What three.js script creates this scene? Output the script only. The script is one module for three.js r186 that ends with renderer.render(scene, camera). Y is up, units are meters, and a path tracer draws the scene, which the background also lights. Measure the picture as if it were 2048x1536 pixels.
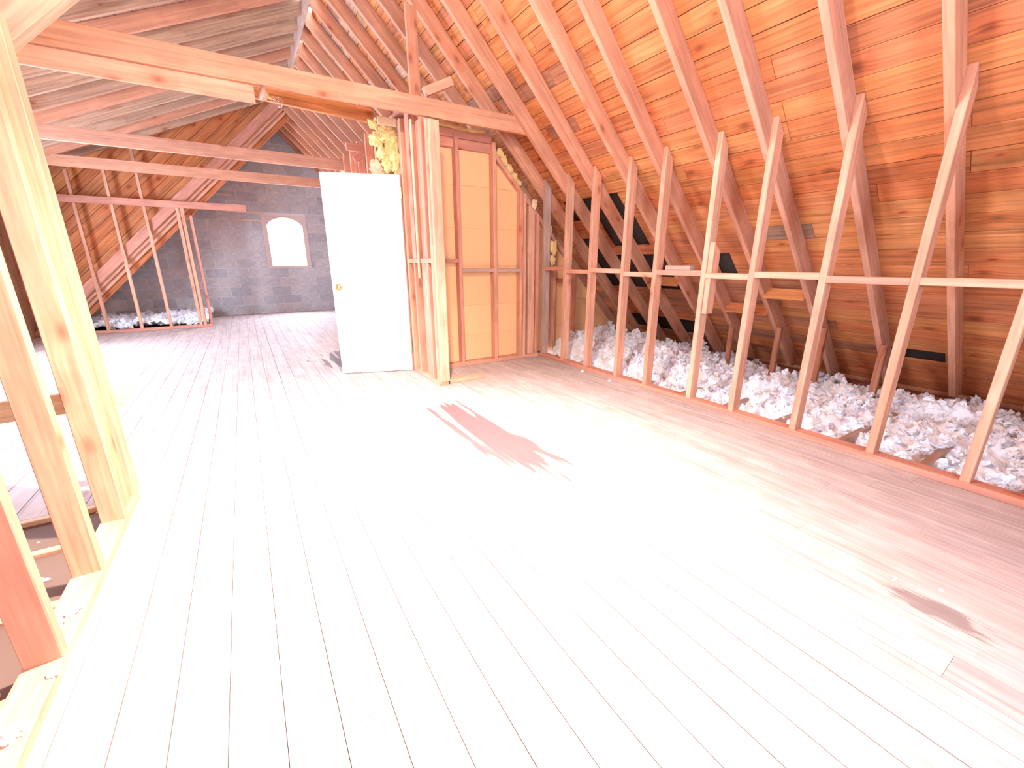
import * as THREE from 'three';
import { RectAreaLightUniformsLib } from 'three/addons/lights/RectAreaLightUniformsLib.js';
import { RoundedBoxGeometry } from 'three/addons/geometries/RoundedBoxGeometry.js';
import { mergeGeometries } from 'three/addons/utils/BufferGeometryUtils.js';

// ---------------------------------------------------------------- camera, sky, light, exposure
// The place is measured as x (across), y (up), d (depth along the ridge, away from the camera); z = -d.
const V = (x, y, d) => new THREE.Vector3(x, y, -d);
const scene = new THREE.Scene();
const camera = new THREE.PerspectiveCamera(2 * Math.atan(768 / 829) * 180 / Math.PI, 2048 / 1536, 0.05, 100);
camera.position.copy(V(0, 1.16, 0));
camera.up.set(0, 1, 0);
camera.lookAt(V(0.5096, 1.16 - 0.2824, 0.8127));
scene.background = new THREE.Color(0.86, 0.93, 1.0);
scene.backgroundIntensity = 9;
const EXPOSURE = 1.38;
RectAreaLightUniformsLib.init();
// daylight at the far window and at the unseen ones: [centre, target, width, height, intensity]
function daylight(c, t, w, h, intensity, color = 0xdde8ff) {
  const l = new THREE.RectAreaLight(color, intensity, w, h);
  l.position.copy(c); l.lookAt(t); l.name = 'window_daylight'; l.userData.kind = 'helper';
  scene.add(l); return l;
}
daylight(V(0.985, 1.56, 11.33), V(0.985, 1.2, 0), 0.68, 0.92, 60);
daylight(V(-2.86, 1.35, 4.6), V(3, 0.9, 4.4), 1.0, 1.0, 46);  // dormer window out of view, placed to light the far floor
daylight(V(-2.86, 1.35, 7.0), V(3, 0.9, 6.8), 1.0, 1.0, 50);  // second unseen dormer window, lights the far floor and block wall
daylight(V(0.75, 1.65, -1.16), V(0.75, 1.5, 5), 1.3, 1.3, 14, 0xdbe6ff);  // unseen window behind the camera, lights the faces turned towards it
// unseen lamp above the room, placed to light the floor (its bulb is built further down)
const LAMP = { x: 0.6, y: 2.5, d: 1.66, bulb: 10, beam: 68 };

const renderer = new THREE.WebGLRenderer({ antialias: true });
renderer.toneMapping = THREE.LinearToneMapping;
renderer.toneMappingExposure = EXPOSURE;
renderer.shadowMap.enabled = true;

// ---------------------------------------------------------------- helpers
let seed = 20240611;
function rnd() { seed = (seed * 1664525 + 1013904223) >>> 0; return seed / 4294967296; }
const rr = (a, b) => a + (b - a) * rnd();
const pick = (a) => a[Math.floor(rnd() * a.length) % a.length];
const used = {};
function numbered(name) {
  const n = used[name] = (used[name] ?? -1) + 1;
  return n ? `${name}_${String(n).padStart(3, '0')}` : name;
}
function note(o, label, category, group, kind) {
  if (label) o.userData.label = label;
  if (category) o.userData.category = category;
  if (group) o.userData.group = group;
  if (kind) o.userData.kind = kind;
  return o;
}
function thing(name, label, category, at = V(0, 0, 0), group, kind) {
  const o = new THREE.Group(); o.name = numbered(name); o.position.copy(at); scene.add(o);
  return note(o, label, category, group, kind);
}
function mesh(name, geometry, material, parent = scene, at) {
  const m = new THREE.Mesh(geometry, material);
  m.name = parent === scene ? numbered(name) : name;
  m.castShadow = m.receiveShadow = true;
  if (at) m.position.copy(at);
  if (parent !== scene) { // positions of parts are given in the scene's axes
    let p = parent; while (p && p !== scene) { m.position.sub(p.position); p = p.parent; }
  }
  parent.add(m); return m;
}
// value noise
function lattice(n) { const a = new Float32Array(n); for (let i = 0; i < n; i++) a[i] = rnd(); return a; }
const LAT = lattice(65536);
function noise2(x, y, wx = 256, wy = 256) {
  const xi = Math.floor(x), yi = Math.floor(y), fx = x - xi, fy = y - yi;
  const sx = fx * fx * (3 - 2 * fx), sy = fy * fy * (3 - 2 * fy);
  const m = (v, w) => ((v % w) + w) % w;
  const g = (a, b) => LAT[(m(a, wx) + m(b, wy) * 256) & 65535];
  const a = g(xi, yi), b = g(xi + 1, yi), c = g(xi, yi + 1), e = g(xi + 1, yi + 1);
  return a + (b - a) * sx + (c - a) * sy + (a - b - c + e) * sx * sy;
}
const LAT3 = lattice(32768);
function noise3(x, y, z) {
  const xi = Math.floor(x), yi = Math.floor(y), zi = Math.floor(z), s = (f) => f * f * (3 - 2 * f);
  const fx = s(x - xi), fy = s(y - yi), fz = s(z - zi);
  const g = (i, j, k) => LAT3[((xi + i) & 31) | (((yi + j) & 31) << 5) | (((zi + k) & 31) << 10)];
  const l = (a, b, t) => a + (b - a) * t;
  return l(l(l(g(0, 0, 0), g(1, 0, 0), fx), l(g(0, 1, 0), g(1, 1, 0), fx), fy), l(l(g(0, 0, 1), g(1, 0, 1), fx), l(g(0, 1, 1), g(1, 1, 1), fx), fy), fz);
}
const fbm3 = (x, y, z, n = 4) => { let s = 0, a = 0.5; for (let i = 0; i < n; i++) { s += a * noise3(x, y, z); x *= 2.07; y *= 2.07; z *= 2.07; a *= 0.5; } return s; };

// ---------------------------------------------------------------- wood textures (grain, streaks, knots; 2 m by 0.5 m, tiling)
function woodTexture(contrast, knots, streak, dust) {
  const W = 1024, H = 256, data = new Uint8Array(W * H * 4), kn = [];
  for (let i = 0; i < knots; i++) kn.push([rnd() * W, rnd() * H, rr(5, 12), rr(0.5, 1)]);
  for (let y = 0; y < H; y++) for (let x = 0; x < W; x++) {
    let warp = 0, dark = 0, red = 0;
    for (const [kx, ky, r, s] of kn) {
      let dx = Math.abs(x - kx); dx = Math.min(dx, W - dx);
      let dy = Math.abs(y - ky); dy = Math.min(dy, H - dy);
      const q = Math.hypot(dx * 0.55, dy) / r;
      if (q < 5) { warp += 5 * s * Math.exp(-q * q * 0.25); if (q < 1.5) dark = Math.max(dark, s * (1.5 - q) / 1.5); red = Math.max(red, s * Math.exp(-q * q * 0.12) * 0.35); }
    }
    const yy = y + warp * 2;
    const band = noise2(x / 128, yy / 9, 8, 256) * 0.5 + noise2(x / 64 + 7, yy / 3.5, 16, 256) * 0.5;
    const fine = noise2(x / 20, y / 1.3, 51, 200);
    const blot = noise2(x / 150 + 3, y / 70, 256, 256);
    const st = Math.pow(noise2(x / 256 + 11, yy / 5, 4, 256), 3);
    let v = 1 - contrast * (0.55 * (1 - band) + 0.2 * fine + 0.45 * (1 - blot)) - streak * st;
    v *= 1 - 0.32 * dark;
    const du = dust * Math.pow(noise2(x / 40 + 31, y / 30 + 9, 25, 250), 2);
    const o = (y * W + x) * 4;
    data[o] = Math.max(0, Math.min(255, 255 * (v + du * 0.1)));
    data[o + 1] = Math.max(0, Math.min(255, 255 * (v * (1 - 0.35 * red - contrast * 0.22 * (1 - band)) + du * 0.12)));
    data[o + 2] = Math.max(0, Math.min(255, 255 * (v * (1 - 0.5 * red - contrast * 0.3 * (1 - band)) + du * 0.14)));
    data[o + 3] = 255;
  }
  const t = new THREE.DataTexture(data, W, H);
  t.colorSpace = THREE.SRGBColorSpace; t.wrapS = t.wrapT = THREE.RepeatWrapping;
  t.magFilter = THREE.LinearFilter; t.minFilter = THREE.LinearMipmapLinearFilter; t.generateMipmaps = true;
  t.repeat.set(0.5, 2); t.needsUpdate = true; return t;
}
const TEX = { lumber: woodTexture(0.2, 3, 0.1, 0.4), board: woodTexture(0.26, 6, 0.2, 0.2), floor: woodTexture(0.15, 0, 0.12, 0.6) };
function wood(tex, r, g, b, rough = 0.8) {
  const m = new THREE.MeshStandardMaterial({ map: tex, bumpMap: tex, bumpScale: 0.0008, roughness: rough });
  m.color.setRGB(r, g, b); return m;
}
const plain = (r, g, b, rough = 0.8, more = {}) => { const m = new THREE.MeshStandardMaterial({ roughness: rough, ...more }); m.color.setRGB(r, g, b); return m; };
const M = {
  rafter: [wood(TEX.lumber, 0.76, 0.39, 0.25), wood(TEX.lumber, 0.70, 0.34, 0.215), wood(TEX.lumber, 0.71, 0.38, 0.26), wood(TEX.lumber, 0.79, 0.405, 0.255)],
  stud: [wood(TEX.lumber, 0.84, 0.46, 0.315), wood(TEX.lumber, 0.80, 0.42, 0.28), wood(TEX.lumber, 0.86, 0.51, 0.35)],
  post: [wood(TEX.lumber, 0.82, 0.38, 0.25), wood(TEX.lumber, 0.86, 0.46, 0.28), wood(TEX.lumber, 0.86, 0.47, 0.30)],
  reddish: wood(TEX.lumber, 0.76, 0.36, 0.26), grey_wood: wood(TEX.lumber, 0.60, 0.43, 0.36),
  pale: wood(TEX.lumber, 0.92, 0.74, 0.46),
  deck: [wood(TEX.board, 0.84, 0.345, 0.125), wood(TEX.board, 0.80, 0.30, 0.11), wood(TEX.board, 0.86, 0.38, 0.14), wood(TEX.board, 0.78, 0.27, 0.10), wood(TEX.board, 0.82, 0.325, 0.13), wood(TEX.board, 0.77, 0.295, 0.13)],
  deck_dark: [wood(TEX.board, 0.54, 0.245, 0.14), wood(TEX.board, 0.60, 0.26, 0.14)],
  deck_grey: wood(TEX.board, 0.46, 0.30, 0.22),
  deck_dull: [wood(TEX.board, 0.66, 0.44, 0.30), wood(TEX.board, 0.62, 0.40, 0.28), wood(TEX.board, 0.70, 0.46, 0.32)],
  floor: [wood(TEX.floor, 0.60, 0.51, 0.495, 0.75), wood(TEX.floor, 0.58, 0.49, 0.475, 0.75), wood(TEX.floor, 0.63, 0.54, 0.515, 0.75), wood(TEX.floor, 0.565, 0.48, 0.47, 0.75), wood(TEX.floor, 0.59, 0.495, 0.48, 0.75)],
  frame: plain(0.62, 0.52, 0.50, 0.9),
  felt: plain(0.035, 0.028, 0.028, 0.95),
  dark_under: plain(0.16, 0.1, 0.08, 0.95),
  panel: [plain(0.84, 0.49, 0.25, 0.85), plain(0.82, 0.475, 0.24, 0.85), plain(0.85, 0.50, 0.26, 0.85)],
  plaster: plain(0.5, 0.46, 0.42, 0.95),
  white_paint: plain(0.88, 0.87, 0.84, 0.35),
  brass: plain(0.75, 0.55, 0.25, 0.3, { metalness: 1 }),
  steel: plain(0.55, 0.52, 0.48, 0.45, { metalness: 1 }),
  porcelain: plain(0.8, 0.78, 0.72, 0.3),
};

// ---------------------------------------------------------------- timber: a chamfered prism from A to B, ends square or cut by a plane
// w runs along the side direction, h along UP; cutA / cutB are plane normals through the end points.
function timberGeometry(A, B, w, h, up, { cutA, cutB, chamfer = 0.003, origin = A } = {}) {
  const ax = B.clone().sub(A), L = ax.length(); ax.divideScalar(L);
  const u = up.clone().sub(ax.clone().multiplyScalar(up.dot(ax))).normalize(), s = new THREE.Vector3().crossVectors(ax, u);
  const c = Math.min(chamfer, w * 0.2, h * 0.2), x = w / 2, y = h / 2;
  const sec = [[-x + c, -y], [x - c, -y], [x, -y + c], [x, y - c], [x - c, y], [-x + c, y], [-x, y - c], [-x, -y + c]];
  const at = (e, p) => {
    const base = e ? B : A, cut = e ? cutB : cutA;
    const q = base.clone().addScaledVector(s, p[0]).addScaledVector(u, p[1]);
    if (cut) { const k = ax.dot(cut); q.addScaledVector(ax, -q.clone().sub(base).dot(cut) / k); }
    return q;
  };
  const pos = [], nor = [], uv = [], ou = rr(0, 2), ov = rr(0, 0.5);
  const push = (p, n, a, b) => { pos.push(p.x - origin.x, p.y - origin.y, p.z - origin.z); nor.push(n.x, n.y, n.z); uv.push(a + ou, b + ov); };
  const ring = [0, 1].map((e) => sec.map((p) => at(e, p)));
  let run = 0;
  for (let i = 0; i < 8; i++) {
    const j = (i + 1) % 8, d = Math.hypot(sec[j][0] - sec[i][0], sec[j][1] - sec[i][1]);
    const n = s.clone().multiplyScalar(sec[j][1] - sec[i][1]).addScaledVector(u, -(sec[j][0] - sec[i][0])).normalize();
    const [a, b, e, f] = [ring[0][i], ring[0][j], ring[1][j], ring[1][i]];
    const t = (p) => p.clone().sub(A).dot(ax);
    const P = [[a, t(a), run], [b, t(b), run + d], [e, t(e), run + d], [f, t(f), run]];
    for (const k of [0, 1, 2, 0, 2, 3]) push(P[k][0], n, P[k][1], P[k][2]);
    run += d;
  }
  for (const e of [0, 1]) {
    const n = (e ? cutB : cutA)?.clone() ?? ax.clone(); n.normalize(); if (n.dot(ax) * (e ? 1 : -1) < 0) n.negate();
    for (let i = 1; i < 7; i++) for (const k of e ? [0, i, i + 1] : [0, i + 1, i]) push(ring[e][k], n, sec[k][0] * 0.2, sec[k][1]);
  }
  const g = new THREE.BufferGeometry();
  g.setAttribute('position', new THREE.Float32BufferAttribute(pos, 3));
  g.setAttribute('normal', new THREE.Float32BufferAttribute(nor, 3));
  g.setAttribute('uv', new THREE.Float32BufferAttribute(uv, 2));
  // winding check: outward faces
  const a = new THREE.Vector3(pos[0], pos[1], pos[2]), b = new THREE.Vector3(pos[3], pos[4], pos[5]), cc = new THREE.Vector3(pos[6], pos[7], pos[8]);
  const n = b.sub(a).cross(cc.sub(a));
  if (n.dot(new THREE.Vector3(nor[0], nor[1], nor[2])) < 0) {
    for (const [arr, k] of [[g.attributes.position, 3], [g.attributes.normal, 3], [g.attributes.uv, 2]]) {
      const A0 = arr.array;
      for (let i = 0; i < A0.length; i += 3 * k) for (let m = 0; m < k; m++) { const t = A0[i + k + m]; A0[i + k + m] = A0[i + 2 * k + m]; A0[i + 2 * k + m] = t; }
    }
  }
  return g;
}
const UP = new THREE.Vector3(0, 1, 0), DEEP = new THREE.Vector3(0, 0, -1), ACROSS = new THREE.Vector3(1, 0, 0);
function timber(name, A, B, w, h, up, material, parent = scene, o = {}) {
  return mesh(name, timberGeometry(A, B, w, h, up, o), material, parent, A);
}
// a board given by its box: x, y, d ranges; grain along its longest side
function boxBoard(name, x0, x1, y0, y1, d0, d1, material, parent = scene, o = {}) {
  const L = [x1 - x0, y1 - y0, d1 - d0], k = L.indexOf(Math.max(...L)), cx = (x0 + x1) / 2, cy = (y0 + y1) / 2, cd = (d0 + d1) / 2;
  if (k === 0) return timber(name, V(x0, cy, cd), V(x1, cy, cd), L[2], L[1], UP, material, parent, o);
  if (k === 1) return timber(name, V(cx, y0, cd), V(cx, y1, cd), L[0], L[2], DEEP, material, parent, o);
  return timber(name, V(cx, cy, d0), V(cx, cy, d1), L[0], L[1], UP, material, parent, o);
}
const ORD = ['first', 'second', 'third', 'fourth', 'fifth', 'sixth', 'seventh', 'eighth', 'ninth', 'tenth', 'eleventh', 'twelfth', 'thirteenth', 'fourteenth', 'fifteenth', 'sixteenth', 'seventeenth', 'eighteenth', 'nineteenth', 'twentieth', 'twenty-first', 'twenty-second', 'twenty-third', 'twenty-fourth', 'twenty-fifth', 'twenty-sixth', 'twenty-seventh', 'twenty-eighth', 'twenty-ninth', 'thirtieth'];

// ---------------------------------------------------------------- measures of the attic
const RX = 1.05, RY = 4.10;               // ridge line on the inner face of the roof boards
const PITCH = 0.45;                       // shed dormer on the other side of the ridge
const D_NEAR = -1.3, D_FAR = 11.5;
const DORM0 = 2.88, DORM1 = 9.72;         // the dormer lies between these
const KR = 3.08, KL = -0.62;              // room faces of the two knee walls
const dormY = (x) => RY - PITCH * (RX - x);

// ---------------------------------------------------------------- floor
{
  const floor = thing('floor', 'worn bare wooden board floor of the attic', 'floor', V(0, 0, 0), null, 'structure');
  const bw = 0.1262;
  const lay = (x0, x1, d0, d1) => {
    const n = Math.round((x1 - x0) / bw), w = (x1 - x0) / n;
    for (let i = 0; i < n; i++) {
      let d = d0; let first = true;
      while (d < d1 - 0.01) {
        let len = first ? rr(0.9, 3.4) : rr(2.4, 4.2); first = false;
        if (d1 - d - len < 0.5) len = d1 - d;
        const gap = rnd() < 0.12 ? 0.0035 : 0.0018, lift = rr(-0.0006, 0.0004);
        boxBoard('floor_board', x0 + i * w + gap / 2, x0 + (i + 1) * w - gap / 2, -0.02 + lift, lift, d + 0.0004, Math.min(d + len, d1) - 0.0004, pick(M.floor), floor, { chamfer: 0.0008 });
        d += len;
      }
    }
  };
  lay(KL - 0.09, 3.18, D_NEAR, D_FAR);
  lay(-3.0, KL - 0.09, 2.64, 9.72);
  boxBoard('underlay', -3.0, 3.18, -0.05, -0.0212, D_NEAR, D_FAR, M.dark_under, floor);
}
// stains and a grey patch on the boards: flat, with ragged ends along the grain
function stain(name, label, cx, cd, w, l, color, alpha, ragged, where) {
  const N = 256, data = new Uint8Array(N * N * 4), img = new Uint8Array(N * N * 4), o = rr(0, 50);
  for (let j = 0; j < N; j++) for (let i = 0; i < N; i++) {
    const u = (i / N) * 2 - 1, v = (j / N) * 2 - 1;
    const edge = where(u, v) + ragged * (noise2(i / 9 + o, j / 70 + o) - 0.5) + 0.25 * (noise2(i / 30 + o, j / 30) - 0.5);
    const grain = 0.75 + 0.25 * noise2(i / 3, j / 40 + o);
    const a = Math.max(0, Math.min(1, edge * 6)) * grain;
    const k = (j * N + i) * 4, q = 255 * a * alpha;
    img[k] = img[k + 1] = img[k + 2] = q; img[k + 3] = 255;
  }
  const t = new THREE.DataTexture(img, N, N); t.magFilter = THREE.LinearFilter; t.needsUpdate = true;
  const m = plain(...color, 0.85, { alphaMap: t, transparent: true, depthWrite: false, polygonOffset: true, polygonOffsetFactor: -1 });
  const g = new THREE.PlaneGeometry(w, l); g.rotateX(-Math.PI / 2);
  return mesh(name, g, m, scene.getObjectByName('floor'), V(cx, 0.0012, cd)).userData.label = label;
}
stain('stain', 'dull red-brown stain soaked into the boards', 1.28, 2.42, 0.62, 1.75, [0.25, 0.125, 0.135], 0.9, 0.5,
  (u, v) => { const x = u + 0.22 * v, e = v > 0 ? 0.62 - 0.3 * v : 0.62 + 0.1 * v; return Math.min(e - Math.abs(x - 0.05), 0.8 - Math.abs(v)) ; });
stain('stain', 'small grey rubbed stain', 1.86, 0.2, 0.14, 0.34, [0.27, 0.2, 0.19], 0.55, 0.5,
  (u, v) => 0.7 - Math.hypot(u * 0.9, v * 0.9));
stain('stain', 'ragged grey patch beside the door', 0.95, 5.35, 0.9, 1.3, [0.22, 0.2, 0.22], 0.75, 1.0,  // patch of grey tone with ragged edges, drawn by the same function
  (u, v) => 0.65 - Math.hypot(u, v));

// ---------------------------------------------------------------- roof boards
function slopeBoards(parent, { origin, dir, length, width, intervals, tone, thick = 0.02, patch = null }) {
  const n = Math.ceil(length / width), nrm = new THREE.Vector3(-dir.y, dir.x, 0);
  if (nrm.y < 0) nrm.negate();
  for (let i = 0; i < n; i++) {
    const s = (i + 0.5) * width, p = origin.clone().addScaledVector(dir, s).addScaledVector(nrm, thick / 2);
    for (const [d0, d1] of intervals(i, s, p)) {
      let d = d0, first = true;
      while (d < d1 - 0.02) {
        const short = patch && !first && rnd() < patch.chance;
        let len = short ? 0.42 : (first ? 2 + Math.floor(rnd() * 6) : 4 + Math.floor(rnd() * 5)) * 0.42; first = false;
        if (d1 - d - len < 0.4) len = d1 - d;
        const e = Math.min(d + len, d1);
        timber('roof_board', V(p.x, p.y, d + 0.0015), V(p.x, p.y, e - 0.0015), width - rr(0.002, 0.006), thick, nrm, short ? pick(patch.tones) : tone(p, (d + e) / 2), parent, { chamfer: 0.002 });
        d += len;
      }
    }
  }
}
function cutOut(list, holes) {
  for (const [a, b] of holes) list = list.flatMap(([c, d]) => (b <= c || a >= d ? [[c, d]] : [[c, a], [b, d]].filter(([p, q]) => q - p > 0.03)));
  return list;
}
const S45 = Math.SQRT1_2, SLOTS = [[5.0, 6.62], [6.95, 7.2], [7.45, 7.66], [7.9, 8.06]]; // open slots beside the ridge
{ // the 45 degree slope behind the long knee wall
  const roof = thing('ceiling_right', 'orange bare roof boards under the long sloping roof', 'ceiling', V(0, 0, 0), null, 'structure');
  const holes = [[3.33, 3.5, 3.30, 4.18], [3.5, 3.82, 3.24, 3.78], [3.74, 3.95, 4.02, 4.5], [3.95, 4.28, 2.98, 4.28], [3.95, 4.1, 2.38, 2.56], [4.66, 4.8, 0.92, 1.3], [4.7, 4.9, 3.0, 4.3]];
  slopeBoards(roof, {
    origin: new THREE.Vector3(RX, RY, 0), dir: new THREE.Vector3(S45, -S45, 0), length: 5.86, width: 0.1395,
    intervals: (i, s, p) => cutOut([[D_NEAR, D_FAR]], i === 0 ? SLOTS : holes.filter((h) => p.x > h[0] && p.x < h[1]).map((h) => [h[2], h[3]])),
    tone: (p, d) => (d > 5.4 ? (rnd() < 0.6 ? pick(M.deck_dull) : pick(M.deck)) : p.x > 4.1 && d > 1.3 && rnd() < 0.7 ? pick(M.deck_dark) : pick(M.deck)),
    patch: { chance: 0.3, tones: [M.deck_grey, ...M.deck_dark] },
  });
  const r = new THREE.Vector3(RX, RY, 0).addScaledVector(new THREE.Vector3(S45, S45, 0), 0.05), o = r.clone().addScaledVector(new THREE.Vector3(S45, -S45, 0), 0.125), e = r.clone().addScaledVector(new THREE.Vector3(S45, -S45, 0), 5.95);
  r.addScaledVector(new THREE.Vector3(S45, -S45, 0), 0.05);
  for (const [a, b] of cutOut([[D_NEAR - 0.2, D_FAR + 0.2]], SLOTS)) timber('ridge_strip', V(r.x, r.y, a), V(r.x, r.y, b), 0.17, 0.03, new THREE.Vector3(1, 1, 0), M.felt, roof);
  timber('roofing_felt', V((o.x + e.x) / 2, (o.y + e.y) / 2, D_NEAR - 0.2), V((o.x + e.x) / 2, (o.y + e.y) / 2, D_FAR + 0.2), 5.825, 0.03, new THREE.Vector3(1, 1, 0), M.felt, roof);
}
{ // the flatter slope of the dormer; slots along the ridge let the sky through
  const roof = thing('ceiling_dormer', 'dull brown roof boards of the low-pitched dormer roof', 'ceiling', V(0, 0, 0), null, 'structure');
  const k = Math.hypot(1, PITCH), dir = new THREE.Vector3(-1 / k, -PITCH / k, 0), nrm = new THREE.Vector3(-PITCH / k, 1 / k, 0);
  slopeBoards(roof, {
    origin: new THREE.Vector3(RX, RY, 0).addScaledVector(dir, 0.03), dir, length: 4.48, width: 0.14,
    intervals: (i) => [[DORM0 - 0.1, DORM1 + 0.24]], tone: () => (rnd() < 0.1 ? pick(M.deck_dark) : pick(M.deck_dull)),
  });
  const o = new THREE.Vector3(RX, RY, 0).addScaledVector(nrm, 0.05).addScaledVector(dir, 0.03), e = o.clone().addScaledVector(dir, 4.6);
  const seg = cutOut([[DORM0 - 0.1, DORM1 + 0.24]], []);
  for (const [a, b] of seg) timber('roofing_felt', V((o.x + e.x) / 2, (o.y + e.y) / 2, a), V((o.x + e.x) / 2, (o.y + e.y) / 2, b), 4.6, 0.03, nrm, M.felt, roof);
  boxBoard('ridge_strip', RX - 0.06, RX + 0.012, RY + 0.03, RY + 0.06, DORM0 - 0.1, D_FAR + 0.1, M.felt, roof);
}
{ // the steep slope on the near and far ends of the dormer side
  const far = thing('ceiling_left_far', 'brown roof boards of the steep slope beyond the dormer', 'ceiling', V(0, 0, 0), null, 'structure');
  const near = thing('ceiling_left_near', 'roof boards of the steep slope over the short knee wall', 'ceiling', V(0, 0, 0), null, 'structure');
  const dir = new THREE.Vector3(-S45, -S45, 0);
  for (const [parent, a, b, w] of [[far, DORM1 + 0.15, D_FAR, 0.14], [near, D_NEAR, DORM0 - 0.08, 0.24]]) {
    slopeBoards(parent, { origin: new THREE.Vector3(RX, RY, 0), dir, length: 5.86, width: w, intervals: () => [[a, b]], tone: () => pick(M.deck) });
    const o = new THREE.Vector3(RX, RY, 0).addScaledVector(new THREE.Vector3(-S45, S45, 0), 0.05), e = o.clone().addScaledVector(dir, 5.95);
    timber('roofing_felt', V((o.x + e.x) / 2, (o.y + e.y) / 2, a - (parent === near ? 0.2 : 0)), V((o.x + e.x) / 2, (o.y + e.y) / 2, b + (parent === far ? 0.2 : 0)), 5.95, 0.03, new THREE.Vector3(-1, 1, 0), M.felt, parent);
  }
}
// ---------------------------------------------------------------- ridge board, rafters
note(timber('ridge_board', V(RX, RY - 0.13, D_NEAR), V(RX, RY - 0.13, D_FAR), 0.026, 0.2, UP, M.grey_wood), 'long dark ridge board along the peak of the roof', 'ridge board');
const n45 = new THREE.Vector3(1, 1, 0), PLUMB = ACROSS;
const RD = [-0.03, 0.43, 0.84, 1.28, 1.73, 2.11, 2.59, 2.97, 3.43, 3.84, 4.25];
for (let d = 4.67; d < 11.4; d += 0.42) RD.push(d);
RD.forEach((d, i) => {
  // centre line of a 42 x 140 mm rafter whose top edge lies on the roof boards
  const top = new THREE.Vector3(RX + 0.014, RY - 0.014, 0), off = new THREE.Vector3(-S45, -S45, 0).multiplyScalar(0.07);
  const A = V(top.x + off.x + 0.05, top.y + off.y - 0.05, d), B = V(5.02 + off.x, RX + RY - 5.02 + off.y, d);
  const r = timber('rafter', A, B, 0.042, 0.138, n45, M.rafter[(i * 7 + (i >> 1)) % 4], scene, { cutA: PLUMB, cutB: UP });
  const past = i - 10;
  note(r, i <= 10 ? `rafter under the orange roof boards, ${ORD[10 - i]} counted from the plank partition`
    : `thin-looking rafter beyond the plank partition, ${ORD[past - 1]} counted past it`, 'rafter', i <= 10 ? 'rafters over the long knee wall' : 'rafters beyond the partition');
});
{
  const k = Math.hypot(1, PITCH), dir = new THREE.Vector3(-1 / k, -PITCH / k, 0), nrm = new THREE.Vector3(-PITCH / k, 1 / k, 0);
  let i = 0;
  for (let d = 3.35; d < 9.6; d += 0.42, i++) {
    const A = new THREE.Vector3(RX - 0.014, dormY(RX - 0.014), 0).addScaledVector(nrm, -0.07), B = A.clone().addScaledVector(dir, 4.36);
    note(timber('dormer_rafter', V(A.x, A.y, d), V(B.x, B.y, d), 0.042, 0.138, nrm, pick([...M.deck_dull, M.rafter[1]]), scene, { cutA: PLUMB, cutB: PLUMB }),
      `low-pitched dusty dormer rafter, ${ORD[i]} counted from the short knee wall`, 'rafter', 'rafters of the dormer roof');
  }
  // deep doubled 45 degree rafters that carry the two ends of the dormer
  const deep = (d, w, label, mat, h = 0.35) => {
    const o = new THREE.Vector3(RX - 0.014, RY - 0.014, 0).addScaledVector(new THREE.Vector3(S45, -S45, 0), h / 2), e = new THREE.Vector3(-3.0, RY - RX - 3.0, 0).addScaledVector(new THREE.Vector3(S45, -S45, 0), h / 2);
    note(timber('trimmer_rafter', V(o.x, o.y, d), V(e.x, e.y, d), w, h, new THREE.Vector3(-1, 1, 0), mat, scene, { cutA: PLUMB, cutB: UP }), label, 'rafter');
  };
  deep(2.80, 0.04, 'steep pale trimmer rafter above the short knee wall, room side of a pair', M.stud[2], 0.265);
  deep(2.845, 0.04, 'steep pale trimmer rafter above the short knee wall, dormer side of a pair', M.stud[1], 0.265);
  deep(9.68, 0.04, 'steep trimmer rafter behind the tall thin studs, front one of three', M.reddish, 0.14);
  deep(9.74, 0.04, 'steep trimmer rafter behind the tall thin studs, middle one of three', M.stud[1], 0.19);
  deep(9.80, 0.04, 'steep trimmer rafter behind the tall thin studs, one nearest the block wall of three', M.stud[0], 0.25);
  [10.3, 10.75, 11.2].forEach((d, j) => deep(d, 0.042, `steep rafter between the thin studs and the block wall, ${ORD[j]} toward that wall`, M.reddish, 0.14));
  for (let j = 0, d = 1.53; d < 2.5; d += 0.42, j++) deep(d, 0.042, `steep rafter over the short knee wall, ${ORD[j]} towards the dormer`, M.rafter[j], 0.14);
}
// ---------------------------------------------------------------- collar ties
note(timber('collar_tie', V(-1.15, 2.443, 3.882), V(2.62, 2.443, 3.882), 0.04, 0.142, UP, M.rafter[3], scene, { cutB: n45 }), 'big salmon tie beam across the room, ending at the rafters above the partition', 'tie beam');
note(timber('collar_tie', V(-1.0, 2.585, 4.52), V(1.27, 2.485, 4.52), 0.04, 0.12, UP, M.deck[2], scene, {}), 'orange lower beam just behind the big tie beam, ending at the yellow insulation', 'tie beam');
note(boxBoard('ledger_board', -0.95, 0.262, 2.262, 2.40, 3.905, 3.93, M.stud[2]), 'pale board nailed under the big tie beam with a square-cut end', 'board');
note(timber('collar_tie', V(-2.05, 2.525, 7.05), V(2.45, 2.525, 7.05), 0.04, 0.15, UP, M.rafter[2]), 'tie beam across the middle of the far attic, behind the yellow insulation', 'tie beam');
note(timber('collar_tie', V(-2.2, 2.525, 8.82), V(2.45, 2.525, 8.82), 0.04, 0.15, UP, M.rafter[1]), 'tie beam in front of the block wall, just above its window', 'tie beam');

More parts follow.
